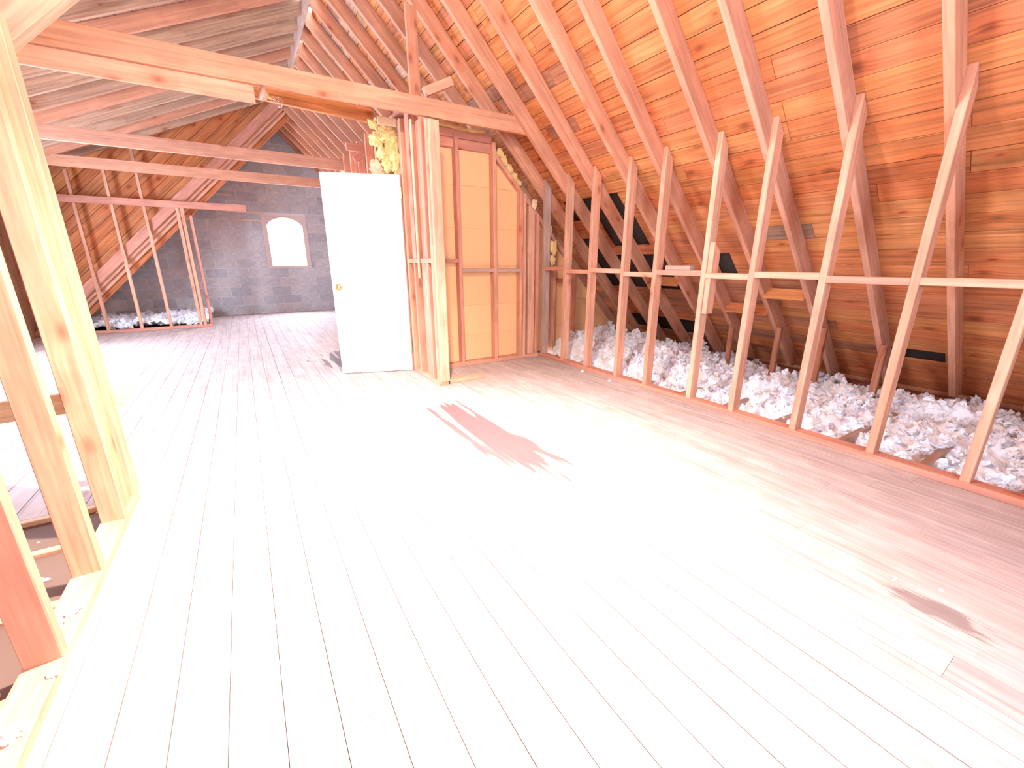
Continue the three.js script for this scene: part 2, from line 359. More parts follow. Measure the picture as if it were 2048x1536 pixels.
// ---------------------------------------------------------------- long knee wall
const KD = [-0.03, 0.39, 0.80, 1.24, 1.69, 2.07, 2.55, 2.93, 3.39, 3.80, 4.21];
{
  const w = thing('stud_wall', 'long knee wall of bare studs in front of the white loose insulation', 'stud wall', V(KR, 0, 4.21), null, 'thing');
  boxBoard('sole_plate', KR - 0.012, KR + 0.085, 0, 0.04, D_NEAR, 4.24, M.reddish, w);
  KD.forEach((d, i) => {
    const yc = RX + RY - (KR + 0.045) - 0.006;
    timber('stud', V(KR + 0.045, 0.04, d), V(KR + 0.045, yc, d), 0.09, 0.041, DEEP, i === 10 ? M.grey_wood : M.stud[(i * 2 + (i >> 2)) % 3], w, { cutB: n45 });
    if (i < 10) {
      const y = [1.055, 1.06, 1.056, 1.073, 1.057, 1.073, 1.05, 1.075, 1.06, 1.085][i];
      boxBoard('blocking', KR + 0.002, KR + 0.09, y - 0.021, y + 0.021, d + 0.0212, KD[i + 1] - 0.0212, pick([M.reddish, ...M.stud]), w);
    }
  });
  // short scab nailed to the side of one stud
  timber('scab', V(KR + 0.055, 0.76, 2.029), V(KR + 0.055, 1.27, 2.029), 0.09, 0.04, DEEP, M.stud[0], w, { cutB: new THREE.Vector3(0.8, 1, 0) });
}
note(boxBoard('wood_offcut', KR + 0.01, KR + 0.07, 1.095, 1.132, 2.2, 2.44, M.grey_wood), 'small grey offcut of wood lying on the blocking of the long knee wall', 'offcut');
[[1.25, 0.62], [1.70, 0.7], [2.08, 0.66], [2.56, 0.6]].forEach(([d, h], i) =>
  note(timber('eave_strut', V(4.42, -0.02, d - 0.02), V(4.42, h - 0.12, d - 0.02), 0.04, 0.05, DEEP, M.deck_dark[i % 2]), `short dark strut standing under the eave, ${ORD[i]} one towards the partition`, 'strut', 'struts under the eave'));
[[4.05, 2.99, 3.41], [4.3, 2.13, 2.57], [4.12, 1.75, 2.09]].forEach(([x, a, b], i) =>
  note(timber('eave_blocking', V(x, RX + RY - x - 0.15, a), V(x, RX + RY - x - 0.15, b), 0.02, 0.12, n45, M.deck[i]), ['orange blocking board between eave rafters near the partition', 'orange blocking board between eave rafters behind the spliced stud', 'orange blocking board between eave rafters, one bay nearer than the spliced stud'][i], 'board'));

// ---------------------------------------------------------------- short knee wall with its corner posts
{
  const w = thing('stud_wall', 'short knee wall of brightly lit stout studs opposite the long knee wall', 'stud wall', V(KL, 0, 2.3), null, 'thing');
  boxBoard('sole_plate', KL - 0.09, KL, 0, 0.04, D_NEAR, 2.60, M.stud[2], w);
  const n = new THREE.Vector3(-1, 1, 0);
  [[1.508, 0], [1.933, 1], [2.325, 2], [1.09, 1]].forEach(([d, k]) =>
    timber('stud', V(KL - 0.042, 0.04, d + 0.021), V(KL - 0.042, 2.21, d + 0.021), 0.084, 0.042, DEEP, M.post[k], w, { cutB: n }));
  timber('stud', V(KL - 0.021, 0.04, 2.60), V(KL - 0.021, 2.03, 2.60), 0.042, 0.09, DEEP, M.post[2], w, { cutB: n });
  timber('stud', V(KL - 0.05, 0.04, 2.46), V(KL - 0.05, 2.03, 2.46), 0.06, 0.17, DEEP, M.post[1], w, { cutB: n });
}
note(timber('brace_board', V(-1.75, 0.50, 2.675), V(-0.56, 0.53, 2.675), 0.04, 0.095, UP, M.pale, scene, { cutB: new THREE.Vector3(1, -0.7, 0) }), 'pale horizontal board passing behind the corner posts with its cut end sticking out', 'board');

// ---------------------------------------------------------------- thin stud frame and cheek of the dormer at its far end
{
  const w = thing('stud_wall', 'thin stud frame with a long horizontal ledger in front of diagonal boards', 'stud wall', V(-1.4, 0, 9.6), null, 'thing');
  boxBoard('sole_plate', -2.9, -0.63, 0, 0.045, 9.57, 9.66, M.reddish, w);
  boxBoard('ledger', -2.9, 0.22, 2.05, 2.16, 9.555, 9.595, M.reddish, w);
  [-2.5, -2.085, -1.645, -1.24].forEach((x, i) => boxBoard('stud', x - 0.021, x + 0.021, 0.045, dormY(x) - 0.16, 9.6, 9.655, M.stud[i % 3], w));
  [-0.80, -0.735].forEach((x, i) => boxBoard('stud', x - 0.024, x + 0.024, 0.045, 2.05, 9.58, 9.65, M.stud[i], w));
  boxBoard('stud', -0.66, -0.62, 0.045, 1.95, 9.66, 9.75, M.reddish, w);
  // diagonal boards of the cheek, above the steep trimmers
  const cheek = thing('wall_dormer_far', 'diagonal board sheathing closing the end of the dormer', 'wall', V(0, 0, 0), null, 'structure');
  const bw = 0.15, u = new THREE.Vector3(S45, S45, 0), nn = new THREE.Vector3(-S45, S45, 0);
  for (let i = 0; i < 18; i++) {
    const t = (i + 0.5) * bw; // distance above the trimmer line y - x = 2.72
    const c = 2.58 + t / S45;  // board line y = x + c
    const x1 = (RY - PITCH * RX - c) / (1 - PITCH), x0 = Math.max(-2.98, -c + 0.02);
    if (x1 - x0 < 0.1) continue;
    timber('wall_board', V(x0, x0 + c, 9.845), V(x1 + 0.14, x1 + c + 0.14, 9.845), 0.02, bw - 0.004, nn, pick(M.deck), cheek);
  }
  const near = thing('wall_dormer_near', 'board wall closing the near end of the dormer', 'wall', V(0, 0, 0), null, 'structure');
  const sh = new THREE.Shape(); sh.moveTo(RX, RY); sh.lineTo(-3.05, dormY(-3.05)); sh.lineTo(-3.05, RY - RX - 3.05); sh.closePath();
  mesh('wall_board', new THREE.ExtrudeGeometry(sh, { depth: 0.02, bevelEnabled: false }), M.deck_dull[0], near, V(0, 0, 2.90));
  mesh('roofing_felt', new THREE.ExtrudeGeometry(sh, { depth: 0.02, bevelEnabled: false }), M.felt, cheek, V(0, 0, 9.90));
}
// ---------------------------------------------------------------- dormer front wall and two windows out of view, placed to light the far floor
{
  const w = thing('wall_dormer', 'board front wall of the dormer with two unseen windows', 'wall', V(-3, 0, 6), null, 'structure');
  const y1 = dormY(-2.95) - 0.02, spans = [[DORM0, 4.05], [5.15, 6.45], [7.55, DORM1 + 0.1]];
  for (const [a, b] of spans) boxBoard('wall_board', -3.03, -2.97, -0.05, y1, a, b, M.deck_dull[0], w);
  for (const [a, b] of [[4.05, 5.15], [6.45, 7.55]]) {
    boxBoard('wall_board', -3.03, -2.97, -0.05, 0.8, a, b, M.deck_dull[1], w); boxBoard('wall_board', -3.03, -2.97, 1.9, y1, a, b, M.deck_dull[1], w);
  }
  [[4.6, 2], [7.0, 3]].forEach(([d, n]) => {
    const win = thing(`window_${n}`, n === 2 ? 'unseen dormer window nearer the posts' : 'unseen dormer window nearer the thin stud frame', 'window', V(-3, 0.8, d), null, 'structure');
    for (const s of [-1, 1]) boxBoard('window_frame', -3.03, -2.96, 0.8, 1.9, d + s * 0.525 - 0.025, d + s * 0.525 + 0.025, M.white_paint, win);
    boxBoard('window_frame', -3.03, -2.96, 1.85, 1.9, d - 0.5, d + 0.5, M.white_paint, win); boxBoard('window_sill', -3.05, -2.93, 0.79, 0.84, d - 0.55, d + 0.55, M.white_paint, win);
    boxBoard('window_pane', -3.005, -3.0, 0.84, 1.85, d - 0.5, d + 0.5, new THREE.MeshPhysicalMaterial({ transmission: 1, thickness: 0, roughness: 0.02, ior: 1.5 }), win);
  });
}
// ---------------------------------------------------------------- far gable wall of concrete blocks, with its window
const WIN = { x0: 0.62, x1: 1.35, y0: 1.08, y1: 2.12 };
{
  const wall = thing('wall_far', 'grey concrete block gable wall at the far end', 'wall', V(0, 0, D_FAR), null, 'structure');
  const tones = [[0.60, 0.61, 0.66], [0.56, 0.57, 0.62], [0.64, 0.64, 0.68], [0.52, 0.54, 0.59], [0.61, 0.60, 0.63], [0.50, 0.51, 0.57]].map((c) => plain(...c, 0.95));
  const N = 128, img = new Uint8Array(N * N * 4);
  for (let j = 0; j < N; j++) for (let i = 0; i < N; i++) { const v = 200 + 55 * (0.5 * noise2(i / 2, j / 2, 64, 64) + 0.5 * noise2(i / 16, j / 16, 8, 8)), k = (j * N + i) * 4; img[k] = img[k + 1] = img[k + 2] = v; img[k + 3] = 255; }
  const t = new THREE.DataTexture(img, N, N); t.colorSpace = THREE.SRGBColorSpace; t.wrapS = t.wrapT = THREE.RepeatWrapping; t.magFilter = THREE.LinearFilter; t.repeat.set(2.5, 2.5); t.needsUpdate = true;
  tones.forEach((m) => { m.map = t; m.bumpMap = t; m.bumpScale = 0.002; });
  const bh = 0.203, bl = 0.406, j = 0.011;
  for (let r = 0; r < 20; r++) for (let c = -8; c < 13; c++) {
    const x0 = RX + c * bl + (r % 2 ? bl / 2 : 0) - 0.12, x1 = x0 + bl, y0 = r * bh, y1 = y0 + bh;
    const inside = (x, y) => y < RY - Math.abs(x - RX) + 0.25;
    if (x1 < -2.95 || x0 > 3.4 || !inside((x0 + x1) / 2, y0)) continue;
    let a = x0 + j / 2, b = x1 - j / 2; const lo = y0 + j / 2, hi = Math.min(y1 - j / 2, RY + 0.1);
    const parts = [];
    if (hi > WIN.y0 - 0.02 && lo < WIN.y1 + 0.06) { if (a < WIN.x0 - 0.1) parts.push([a, Math.min(b, WIN.x0 - 0.1)]); if (b > WIN.x1 + 0.1) parts.push([Math.max(a, WIN.x1 + 0.1), b]); }
    else parts.push([a, b]);
    for (const [p, q] of parts) if (q - p > 0.03) boxBoard('concrete_block', p, q, lo, hi, D_FAR + rr(-0.003, 0.003), D_FAR + 0.14, pick(tones), wall, { chamfer: 0.004 });
  }
  const bed = plain(0.68, 0.63, 0.62, 0.98);
  const mortar = (x0, x1, y0, y1) => boxBoard('mortar_bed', x0, x1, y0, y1, D_FAR + 0.008, D_FAR + 0.16, bed, wall);
  mortar(-3.6, WIN.x0 - 0.1, -0.1, RY + 0.2); mortar(WIN.x1 + 0.1, 5.4, -0.1, RY + 0.2);
  mortar(WIN.x0 - 0.1, WIN.x1 + 0.1, -0.1, WIN.y0 - 0.02); mortar(WIN.x0 - 0.1, WIN.x1 + 0.1, WIN.y1 + 0.06, RY + 0.2);
  // smears of mortar on the blocks
  [[-0.45, 2.55, 0.5], [-0.75, 2.28, 0.9], [-0.1, 2.22, 0.7], [0.0, 2.05, 0.55]].forEach(([x, y, l]) => boxBoard('mortar_smear', x, x + l, y - 0.02, y + 0.02, D_FAR - 0.006, D_FAR + 0.01, plain(0.62, 0.5, 0.4, 0.98), wall));
  const win = thing('window_1', 'small bright window with a curved head in the block wall', 'window', V((WIN.x0 + WIN.x1) / 2, WIN.y0, D_FAR), null, 'structure');
  for (const [a, b] of [[WIN.x0 - 0.1, WIN.x0], [WIN.x1, WIN.x1 + 0.1]]) boxBoard('window_frame', a, b, WIN.y0 - 0.02, WIN.y1 + 0.06, D_FAR - 0.01, D_FAR + 0.12, M.frame, win);
  boxBoard('window_sill', WIN.x0 - 0.1, WIN.x1 + 0.1, WIN.y0 - 0.06, WIN.y0, D_FAR - 0.03, D_FAR + 0.13, M.frame, win);
  const hd = new THREE.Shape(); hd.moveTo(WIN.x0 - 0.001, WIN.y1 + 0.06); hd.lineTo(WIN.x0 - 0.001, WIN.y1 - 0.16);
  for (let i = 1; i <= 12; i++) { const q = i / 12; hd.lineTo(WIN.x0 + q * (WIN.x1 - WIN.x0), WIN.y1 - 0.16 + 0.18 * Math.pow(Math.sin(Math.PI * q), 0.6)); }
  hd.lineTo(WIN.x1, WIN.y1 + 0.06); hd.closePath();
  mesh('window_head', new THREE.ExtrudeGeometry(hd, { depth: 0.12, bevelEnabled: false }), M.frame, win, V(0, 0, D_FAR + 0.12));
  boxBoard('window_pane', WIN.x0, WIN.x1, WIN.y0, WIN.y1, D_FAR + 0.08, D_FAR + 0.085, new THREE.MeshPhysicalMaterial({ transmission: 1, thickness: 0, roughness: 0.02, ior: 1.5 }), win);
}
// wall behind the camera, its unseen window placed to light the room from the front
{
  const w = thing('wall_near', 'plain block gable wall behind the camera with one unseen window', 'wall', V(0, 0, D_NEAR), null, 'structure'), m = plain(0.45, 0.4, 0.37, 0.95);
  for (const [a, b, c, e] of [[-3.3, 0.08, -0.2, RY + 0.3], [1.42, 5.5, -0.2, RY + 0.3], [0.08, 1.42, -0.2, 0.98], [0.08, 1.42, 2.32, RY + 0.3]]) boxBoard('wall_panel', a, b, c, e, D_NEAR - 0.12, D_NEAR, m, w);
  const win = thing('window_4', 'unseen wide window in the gable wall behind the camera', 'window', V(0.75, 0.98, D_NEAR), null, 'structure');
  for (const x of [0.1, 1.4]) boxBoard('window_frame', x - 0.02, x + 0.02, 0.98, 2.32, D_NEAR - 0.1, D_NEAR + 0.01, M.white_paint, win);
  boxBoard('window_frame', 0.12, 1.38, 2.28, 2.32, D_NEAR - 0.1, D_NEAR + 0.01, M.white_paint, win); boxBoard('window_sill', 0.06, 1.44, 0.96, 1.0, D_NEAR - 0.1, D_NEAR + 0.04, M.white_paint, win);
  boxBoard('window_pane', 0.12, 1.38, 1.0, 2.28, D_NEAR - 0.06, D_NEAR - 0.055, new THREE.MeshPhysicalMaterial({ transmission: 1, thickness: 0, roughness: 0.02, ior: 1.5 }), win);
}
// ceiling of the storey below, seen between the joists of the eaves
{
  const e = thing('floor_eave_right', 'boards and joists under the loose insulation of the long eave', 'floor', V(0, 0, 0), null, 'structure');
  boxBoard('lath_board', 3.15, 5.4, -0.2, -0.17, D_NEAR, D_FAR, M.plaster, e);
  for (let d = 0.18; d < 4.3; d += 0.42) boxBoard('joist', 3.185, 5.0, -0.17, -0.008, d - 0.021, d + 0.021, M.grey_wood, e);
  boxBoard('eave_plate', 4.98, 5.1, -0.17, 0.02, D_NEAR, D_FAR, M.deck_dark[0], e); boxBoard('eave_board', 5.1, 5.13, -0.2, 0.2, D_NEAR, D_FAR, M.deck_dark[1], e);
  const l = thing('floor_eave_left', 'boards and joists under the loose insulation of the short eave', 'floor', V(0, 0, 0), null, 'structure');
  boxBoard('lath_board', -3.2, KL - 0.09, -0.2, -0.17, D_NEAR, 2.64, M.plaster, l); boxBoard('lath_board', -3.2, KL - 0.09, -0.2, -0.17, 9.7, D_FAR, M.plaster, l);
  for (let d = 0.2; d < 2.6; d += 0.42) boxBoard('joist', -3.0, KL - 0.095, -0.17, -0.008, d - 0.021, d + 0.021, M.stud[0], l);
  boxBoard('edge_board', -3.0, KL - 0.095, -0.17, 0.0, 2.60, 2.64, M.pale, l);
  boxBoard('eave_board', -3.13, -3.1, -0.2, 0.3, D_NEAR, 2.9, M.deck_dark[1], l); boxBoard('eave_board', -3.13, -3.1, -0.2, 0.3, 9.7, D_FAR, M.deck_dark[1], l);
}

// ---------------------------------------------------------------- plank partition
const PF = 4.25, PB = 4.34; // front of its studs, front of its panels
function polyBoard(name, pts, d, thick, material, parent) {
  const s = new THREE.Shape(); pts.forEach(([x, y], i) => (i ? s.lineTo(x, y) : s.moveTo(x, y))); s.closePath();
  return mesh(name, new THREE.ExtrudeGeometry(s, { depth: thick, bevelEnabled: true, bevelSize: 0.0015, bevelThickness: 0.0015, bevelSegments: 1 }), material, parent, V(0, 0, d + thick));
}
{
  const w = thing('partition_wall', 'stud partition backed with tan fibreboard panels at the end of the room', 'partition', V(2.3, 0, PF), null, 'thing');
  const lim = 4.72; let y = 0.045;
  for (const h of [0.30, 0.34, 0.43, 0.40, 0.42, 0.40]) {
    const y0 = y + 0.002, y1 = y + h - 0.002; y += h;
    for (const [a, b] of [[1.565, 2.86], [2.864, 4.4]]) {
      const r0 = Math.min(b, lim - y0), r1 = Math.min(b, lim - y1); if (r1 < a + 0.05) { if (r0 > a + 0.1) polyBoard('panel', [[a, y0], [r0, y0], [a, lim - a]], PB, 0.013, pick(M.panel), w); continue; }
      const pts = [[a, y0], [r0, y0]]; if (lim - b > y0 && lim - b < y1) pts.push([b, lim - b]); pts.push([r1, y1], [a, y1]);
      polyBoard('panel', pts, PB, 0.013, pick(M.panel), w);
    }
  }
  boxBoard('sole_plate', 1.57, KR - 0.015, 0, 0.042, PF, PB - 0.002, M.stud[1], w);
  boxBoard('top_plate', 1.57, 2.46, 2.27, 2.36, PF + 0.045, PB - 0.002, M.reddish, w); boxBoard('top_plate', 1.57, 2.44, 2.362, 2.44, PF + 0.045, PB - 0.002, M.reddish, w);
  const stud = (x, top, m = pick(M.stud), dd = 0) => boxBoard('stud', x - 0.02, x + 0.02, 0.043, top, PF + dd, PB - 0.002, m, w);
  stud(2.01, 2.38, M.reddish); stud(2.445, 2.37, M.stud[1]);
  stud(2.80, 1.93, M.stud[1]); stud(2.845, 1.90, M.stud[0]);
  boxBoard('stud', 2.91, 3.0, 0.043, 1.78, PF + 0.02, PB - 0.002, M.stud[2], w); boxBoard('stud', 3.01, 3.05, 0.043, 1.7, PF, PB - 0.002, M.reddish, w);
  boxBoard('stud', 3.28, 3.32, 0.0, 1.4, PF, PB - 0.002, M.stud[1], w); boxBoard('stud', 3.62, 3.66, 0.0, 1.05, PF, PB - 0.002, M.stud[1], w);
  boxBoard('blocking', 1.57, 1.988, 1.155, 1.195, PF + 0.01, PB - 0.002, M.reddish, w); boxBoard('blocking', 2.032, 2.423, 1.05, 1.09, PF + 0.005, PB - 0.002, M.grey_wood, w);
  boxBoard('blocking', 2.467, 2.778, 1.045, 1.085, PF + 0.005, PB - 0.002, M.grey_wood, w); boxBoard('blocking', 3.34, 3.6, 0.9, 0.95, PF + 0.03, PB - 0.002, M.reddish, w);
  timber('sloping_plate', V(2.46, lim - 2.46 + 0.01, PF + 0.055), V(3.5, lim - 3.5 + 0.01, PF + 0.055), 0.06, 0.042, n45, M.stud[0], w);
}
// ---------------------------------------------------------------- return wall that carries the door
{
  const w = thing('stud_wall', 'narrow return wall of upright studs between the white door and the plank partition', 'stud wall', V(1.5, 0, 3.65), null, 'thing');
  boxBoard('sole_plate', 1.46, 1.55, 0, 0.04, 3.64, 4.44, M.stud[1], w);
  boxBoard('post', 1.475, 1.563, 0.041, 2.285, 3.632, 3.674, M.stud[2], w); boxBoard('stud', 1.462, 1.55, 0.041, 2.30, 3.676, 3.716, M.stud[0], w);
  boxBoard('stud', 1.462, 1.55, 0.041, 1.15, 3.80, 3.84, M.reddish, w); boxBoard('stud', 1.462, 1.55, 1.195, 2.34, 3.80, 3.84, M.reddish, w);
  boxBoard('blocking', 1.462, 1.55, 1.152, 1.193, 3.72, 4.33, M.stud[1], w);
  boxBoard('board', 1.52, 1.54, 0.041, 1.15, 3.86, 4.12, M.stud[1], w); boxBoard('board', 1.50, 1.52, 1.195, 2.36, 3.86, 4.02, M.stud[0], w);
  boxBoard('stud', 1.462, 1.55, 1.195, 2.46, 4.10, 4.20, M.reddish, w); boxBoard('stud', 1.462, 1.55, 0.041, 1.15, 4.15, 4.19, M.reddish, w);
  boxBoard('stud', 1.462, 1.55, 0.041, 2.46, 4.335, 4.41, M.stud[0], w);
  boxBoard('door_jamb', 1.45, 1.56, 0.041, 2.04, 4.412, 4.432, M.stud[2], w);
  boxBoard('back_board', 1.556, 1.566, 0.041, 2.26, 3.80, 4.33, M.panel[1], w);
}
note(boxBoard('lath_strip', 1.442, 1.457, 1.01, 2.365, 3.99, 4.015, M.pale), 'long pale lath strip hanging against the return wall beside the door', 'lath');
note(boxBoard('wood_scrap', 1.578, 1.98, 0.001, 0.036, 3.67, 3.76, M.stud[1]), 'short length of board lying on the floor at the foot of the return wall', 'board');
// walls of the closet behind the door
{
  const w = thing('stud_wall', 'stud side wall of the closet behind the open white door', 'stud wall', V(1.5, 0, 5.3), null, 'thing');
  boxBoard('sole_plate', 1.46, 1.55, 0, 0.04, 5.18, 7.6, M.stud[1], w);
  [5.2, 5.62, 6.04, 6.46, 6.88].forEach((d) => boxBoard('stud', 1.46, 1.55, 0.041, d < 5.3 ? 2.5 : 2.62, d - 0.02, d + 0.02, M.reddish, w));
  boxBoard('header', 1.46, 1.55, 2.06, 2.2, 4.435, 5.175, M.reddish, w); boxBoard('top_plate', 1.46, 1.55, 2.5, 2.54, 4.2, 5.22, M.reddish, w);
  boxBoard('panel', 1.555, 1.568, 0.04, 2.6, 5.18, 7.6, M.panel[0], w); boxBoard('panel', 1.56, 3.6, 0.0, 1.6, 7.6, 7.62, M.panel[0], w);
}
note(timber('nailer_board', V(1.30, 2.52, 5.9), V(1.62, 2.52, 5.9), 0.04, 0.09, UP, M.reddish), 'short dark board sticking out level above the door', 'board');
note(timber('nailer_board', V(1.36, 2.36, 5.8), V(1.6, 2.50, 5.8), 0.03, 0.07, UP, M.reddish), 'short dark slanting brace below the level board above the door', 'brace');
note(boxBoard('hanger_post', 1.53, 1.63, 2.5, RX + RY - 1.63 - 0.22, 4.17, 4.21, M.rafter[0]), 'upright hanger standing behind the big tie beam over the return wall', 'post');
note(timber('wood_offcut', V(1.55, 2.555, 3.88), V(1.80, 2.68, 3.88), 0.06, 0.07, UP, M.stud[0]), 'stubby slanting offcut resting on top of the big tie beam', 'offcut');

// ---------------------------------------------------------------- open door
{
  const hinge = V(1.447, 0, 4.396), free = V(0.757, 0, 4.653), W = hinge.distanceTo(free), Hh = 1.972;
  const door = thing('door_1', 'plain white painted door standing open with a brass knob', 'door', V(hinge.x, 0.008, -hinge.z), null, 'structure');
  door.rotation.y = Math.atan2(-(free.z - hinge.z), free.x - hinge.x); // local +x runs from the hinges to the free edge
  const slab = new RoundedBoxGeometry(W, Hh, 0.036, 2, 0.003); slab.translate(W / 2, Hh / 2, 0);
  const add = (name, g, m) => { const o = new THREE.Mesh(g, m); o.name = name; o.castShadow = o.receiveShadow = true; door.add(o); return o; };
  add('door_leaf', slab, M.white_paint);
  const face = new THREE.Vector3(0, 0, 1).applyAxisAngle(UP, door.rotation.y).z > 0 ? 1 : -1; // side towards the room
  for (const s of [1, -1]) {
    const pts = [[0, 0], [0.033, 0], [0.034, 0.004], [0.03, 0.008], [0.012, 0.011], [0.010, 0.030], [0.016, 0.034], [0.025, 0.041], [0.028, 0.050], [0.026, 0.058], [0.018, 0.064], [0, 0.066]].map(([a, b]) => new THREE.Vector2(a, b));
    const g = new THREE.LatheGeometry(pts, 28); g.rotateX(s * Math.PI / 2); g.translate(W - 0.062, 0.905, s * 0.0182);
    add('door_knob', g, M.brass);
  }
  for (const y of [0.22, 1.76]) {
    const leaf = new RoundedBoxGeometry(0.003, 0.09, 0.034, 1, 0.001); leaf.translate(-0.002, y + 0.045, 0);
    const pin = new THREE.CylinderGeometry(0.006, 0.006, 0.094, 12); pin.translate(-0.006, y + 0.045, face * 0.02);
    const tip = new THREE.SphereGeometry(0.007, 10, 8); tip.translate(-0.006, y + 0.095, face * 0.02);
    add('hinge', mergeGeometries([leaf, pin, tip].map((g) => g.toNonIndexed())), M.brass);
  }
}
// ---------------------------------------------------------------- bulb under the tie beam
{
  const b = thing('light_bulb', 'clear glass bulb in a porcelain holder below the big tie beam', 'light bulb', V(0.30, 2.325, 3.87));
  const turn = (g, at) => { g.rotateZ(-Math.PI / 2 - 0.25); g.rotateY(0.35); g.translate(...at); return g; };
  const holder = new THREE.LatheGeometry([[0, 0], [0.042, 0], [0.044, 0.012], [0.032, 0.02], [0.026, 0.045], [0, 0.045]].map((p) => new THREE.Vector2(...p)), 24);
  const cap = new THREE.CylinderGeometry(0.0135, 0.0125, 0.028, 20); cap.translate(0, 0.058, 0);
  const glass = new THREE.LatheGeometry([[0.0125, 0.07], [0.014, 0.08], [0.02, 0.095], [0.029, 0.112], [0.031, 0.128], [0.027, 0.145], [0.016, 0.157], [0, 0.161]].map((p) => new THREE.Vector2(...p)), 32);
  const stem = new THREE.CylinderGeometry(0.003, 0.005, 0.04, 10); stem.translate(0, 0.09, 0);
  mesh('holder', turn(holder, [0, 0, 0]), plain(0.55, 0.33, 0.25, 0.4), b, b.position); mesh('cap', turn(cap, [0, 0, 0]), M.brass, b, b.position);
  mesh('glass', turn(glass, [0, 0, 0]), new THREE.MeshPhysicalMaterial({ transmission: 1, thickness: 0, roughness: 0.02, ior: 1.5, color: 0xffffff }), b, b.position);
  mesh('stem', turn(stem, [0, 0, 0]), M.steel, b, b.position);
}
// ---------------------------------------------------------------- unseen bulb above the picture, placed to light floor, studs and roof boards
{
  const l = thing('unseen_lamp', 'unseen bare bulb hanging on a cord above the picture', 'lamp', V(LAMP.x, LAMP.y, LAMP.d));
  const socket = new THREE.LatheGeometry([[0, 0.034], [0.017, 0.034], [0.021, 0.042], [0.021, 0.085], [0.012, 0.1], [0, 0.1]].map((p) => new THREE.Vector2(...p)), 28);
  mesh('socket', socket, M.porcelain, l, l.position);
  const bulbMat = new THREE.MeshStandardMaterial({ color: 0xffffff, emissive: 0xfff1e0, emissiveIntensity: 8 });
  mesh('bulb', new THREE.SphereGeometry(0.035, 24, 16), bulbMat, l, l.position);
  const cord = new THREE.CylinderGeometry(0.004, 0.004, 1.0, 8); cord.translate(0, 0.595, 0); mesh('cord', cord, M.felt, l, l.position);
  const s = new THREE.SpotLight(0xfff3e6, LAMP.beam, 0, 1.02, 1, 2);  // beam from the unseen bulb, brightens the middle of the floor
  s.position.copy(V(LAMP.x, LAMP.y - 0.012, LAMP.d)); s.target.position.copy(V(LAMP.x - 0.05, 0, LAMP.d + 0.4)); s.castShadow = true; s.shadow.radius = 3; s.name = 'unseen_lamp_beam';
  const b = new THREE.PointLight(0xfff3e6, LAMP.bulb, 0, 2); b.position.copy(l.position).add(new THREE.Vector3(0, -0.01, 0)); b.castShadow = true; b.shadow.radius = 3; b.name = 'unseen_lamp_bulb_light'; scene.add(b);
  scene.add(s, s.target); s.target.name = 'lamp_aim'; s.target.userData.kind = 'helper';
}
// ---------------------------------------------------------------- insulation
const wool = plain(0.88, 0.93, 1.0, 1), yellow = plain(0.74, 0.55, 0.24, 1), tan = plain(0.72, 0.58, 0.40, 1);
function lumpGeometry(detail, amp, freq, sx = 1, sy = 1, sz = 1, o = rr(0, 20)) {
  const g = new THREE.IcosahedronGeometry(1, detail), p = g.attributes.position;
  for (let i = 0; i < p.count; i++) {
    const x = p.getX(i), y = p.getY(i), z = p.getZ(i);
    const f = fbm3(x * freq + o, y * freq + o * 2, z * freq + o * 3, 4), k = 1 + amp * (Math.abs(f - 0.47) * 3.2 - 0.45);
    p.setXYZ(i, x * k * sx, y * k * sy, z * k * sz);
  }
  g.computeVertexNormals(); return g;
}
function looseFill(label, x0, x1, d0, d1, height, n, sizes) {
  const cell = 0.022, nx = Math.ceil((x1 - x0) / cell), nd = Math.ceil((d1 - d0) / cell), pos = [], idx = [];
  const y = (x, d) => {
    const f = fbm3(x * 4.2, d * 4.2, 3.3, 3), r = Math.abs(fbm3(x * 13, 7.7, d * 13, 3) - 0.44) * 2, s = fbm3(x * 42, d * 42, 1.1, 2);
    return height(x, d) + 0.26 * (f - 0.44) + 0.13 * (r - 0.16) + 0.035 * (s - 0.4);
  };
  for (let j = 0; j <= nd; j++) for (let i = 0; i <= nx; i++) { const x = x0 + (x1 - x0) * i / nx, d = d0 + (d1 - d0) * j / nd; pos.push(x, Math.max(-0.165, y(x, d)), -d); }
  for (let j = 0; j < nd; j++) for (let i = 0; i < nx; i++) { const a = j * (nx + 1) + i, b = a + 1, c = a + nx + 1, e = c + 1; idx.push(a, b, e, a, e, c); }
  const g = new THREE.BufferGeometry(); g.setAttribute('position', new THREE.Float32BufferAttribute(pos, 3)); g.setIndex(idx); g.computeVertexNormals();
  const base = note(mesh('loose_fill_insulation', g, wool), label, 'insulation', null, 'stuff');
  const inst = new THREE.InstancedMesh(lumpGeometry(2, 1.1, 2.6), wool, n); inst.name = 'insulation_tufts'; inst.userData.kind = 'stuff'; inst.castShadow = inst.receiveShadow = true;
  const m = new THREE.Matrix4(), q = new THREE.Quaternion(), e = new THREE.Euler(), c = new THREE.Color();
  for (let i = 0; i < n; i++) {
    const x = rr(x0, x1), d = rr(d0, d1), s = sizes[0] + (sizes[1] - sizes[0]) * Math.pow(rnd(), 2.2), yy = Math.max(-0.16, y(x, d));
    e.set(rr(0, 6.3), rr(0, 6.3), rr(0, 6.3)); q.setFromEuler(e);
    m.compose(V(x, yy + s * 0.25, d), q, new THREE.Vector3(s * rr(0.8, 1.4), s * rr(0.6, 1), s * rr(0.8, 1.3))); inst.setMatrixAt(i, m);
    const v = rr(0.82, 1.05); inst.setColorAt(i, c.setRGB(v, v, v * 1.01));
  }
  base.add(inst);
}
const ramp = (t) => Math.max(0, Math.min(1, t));
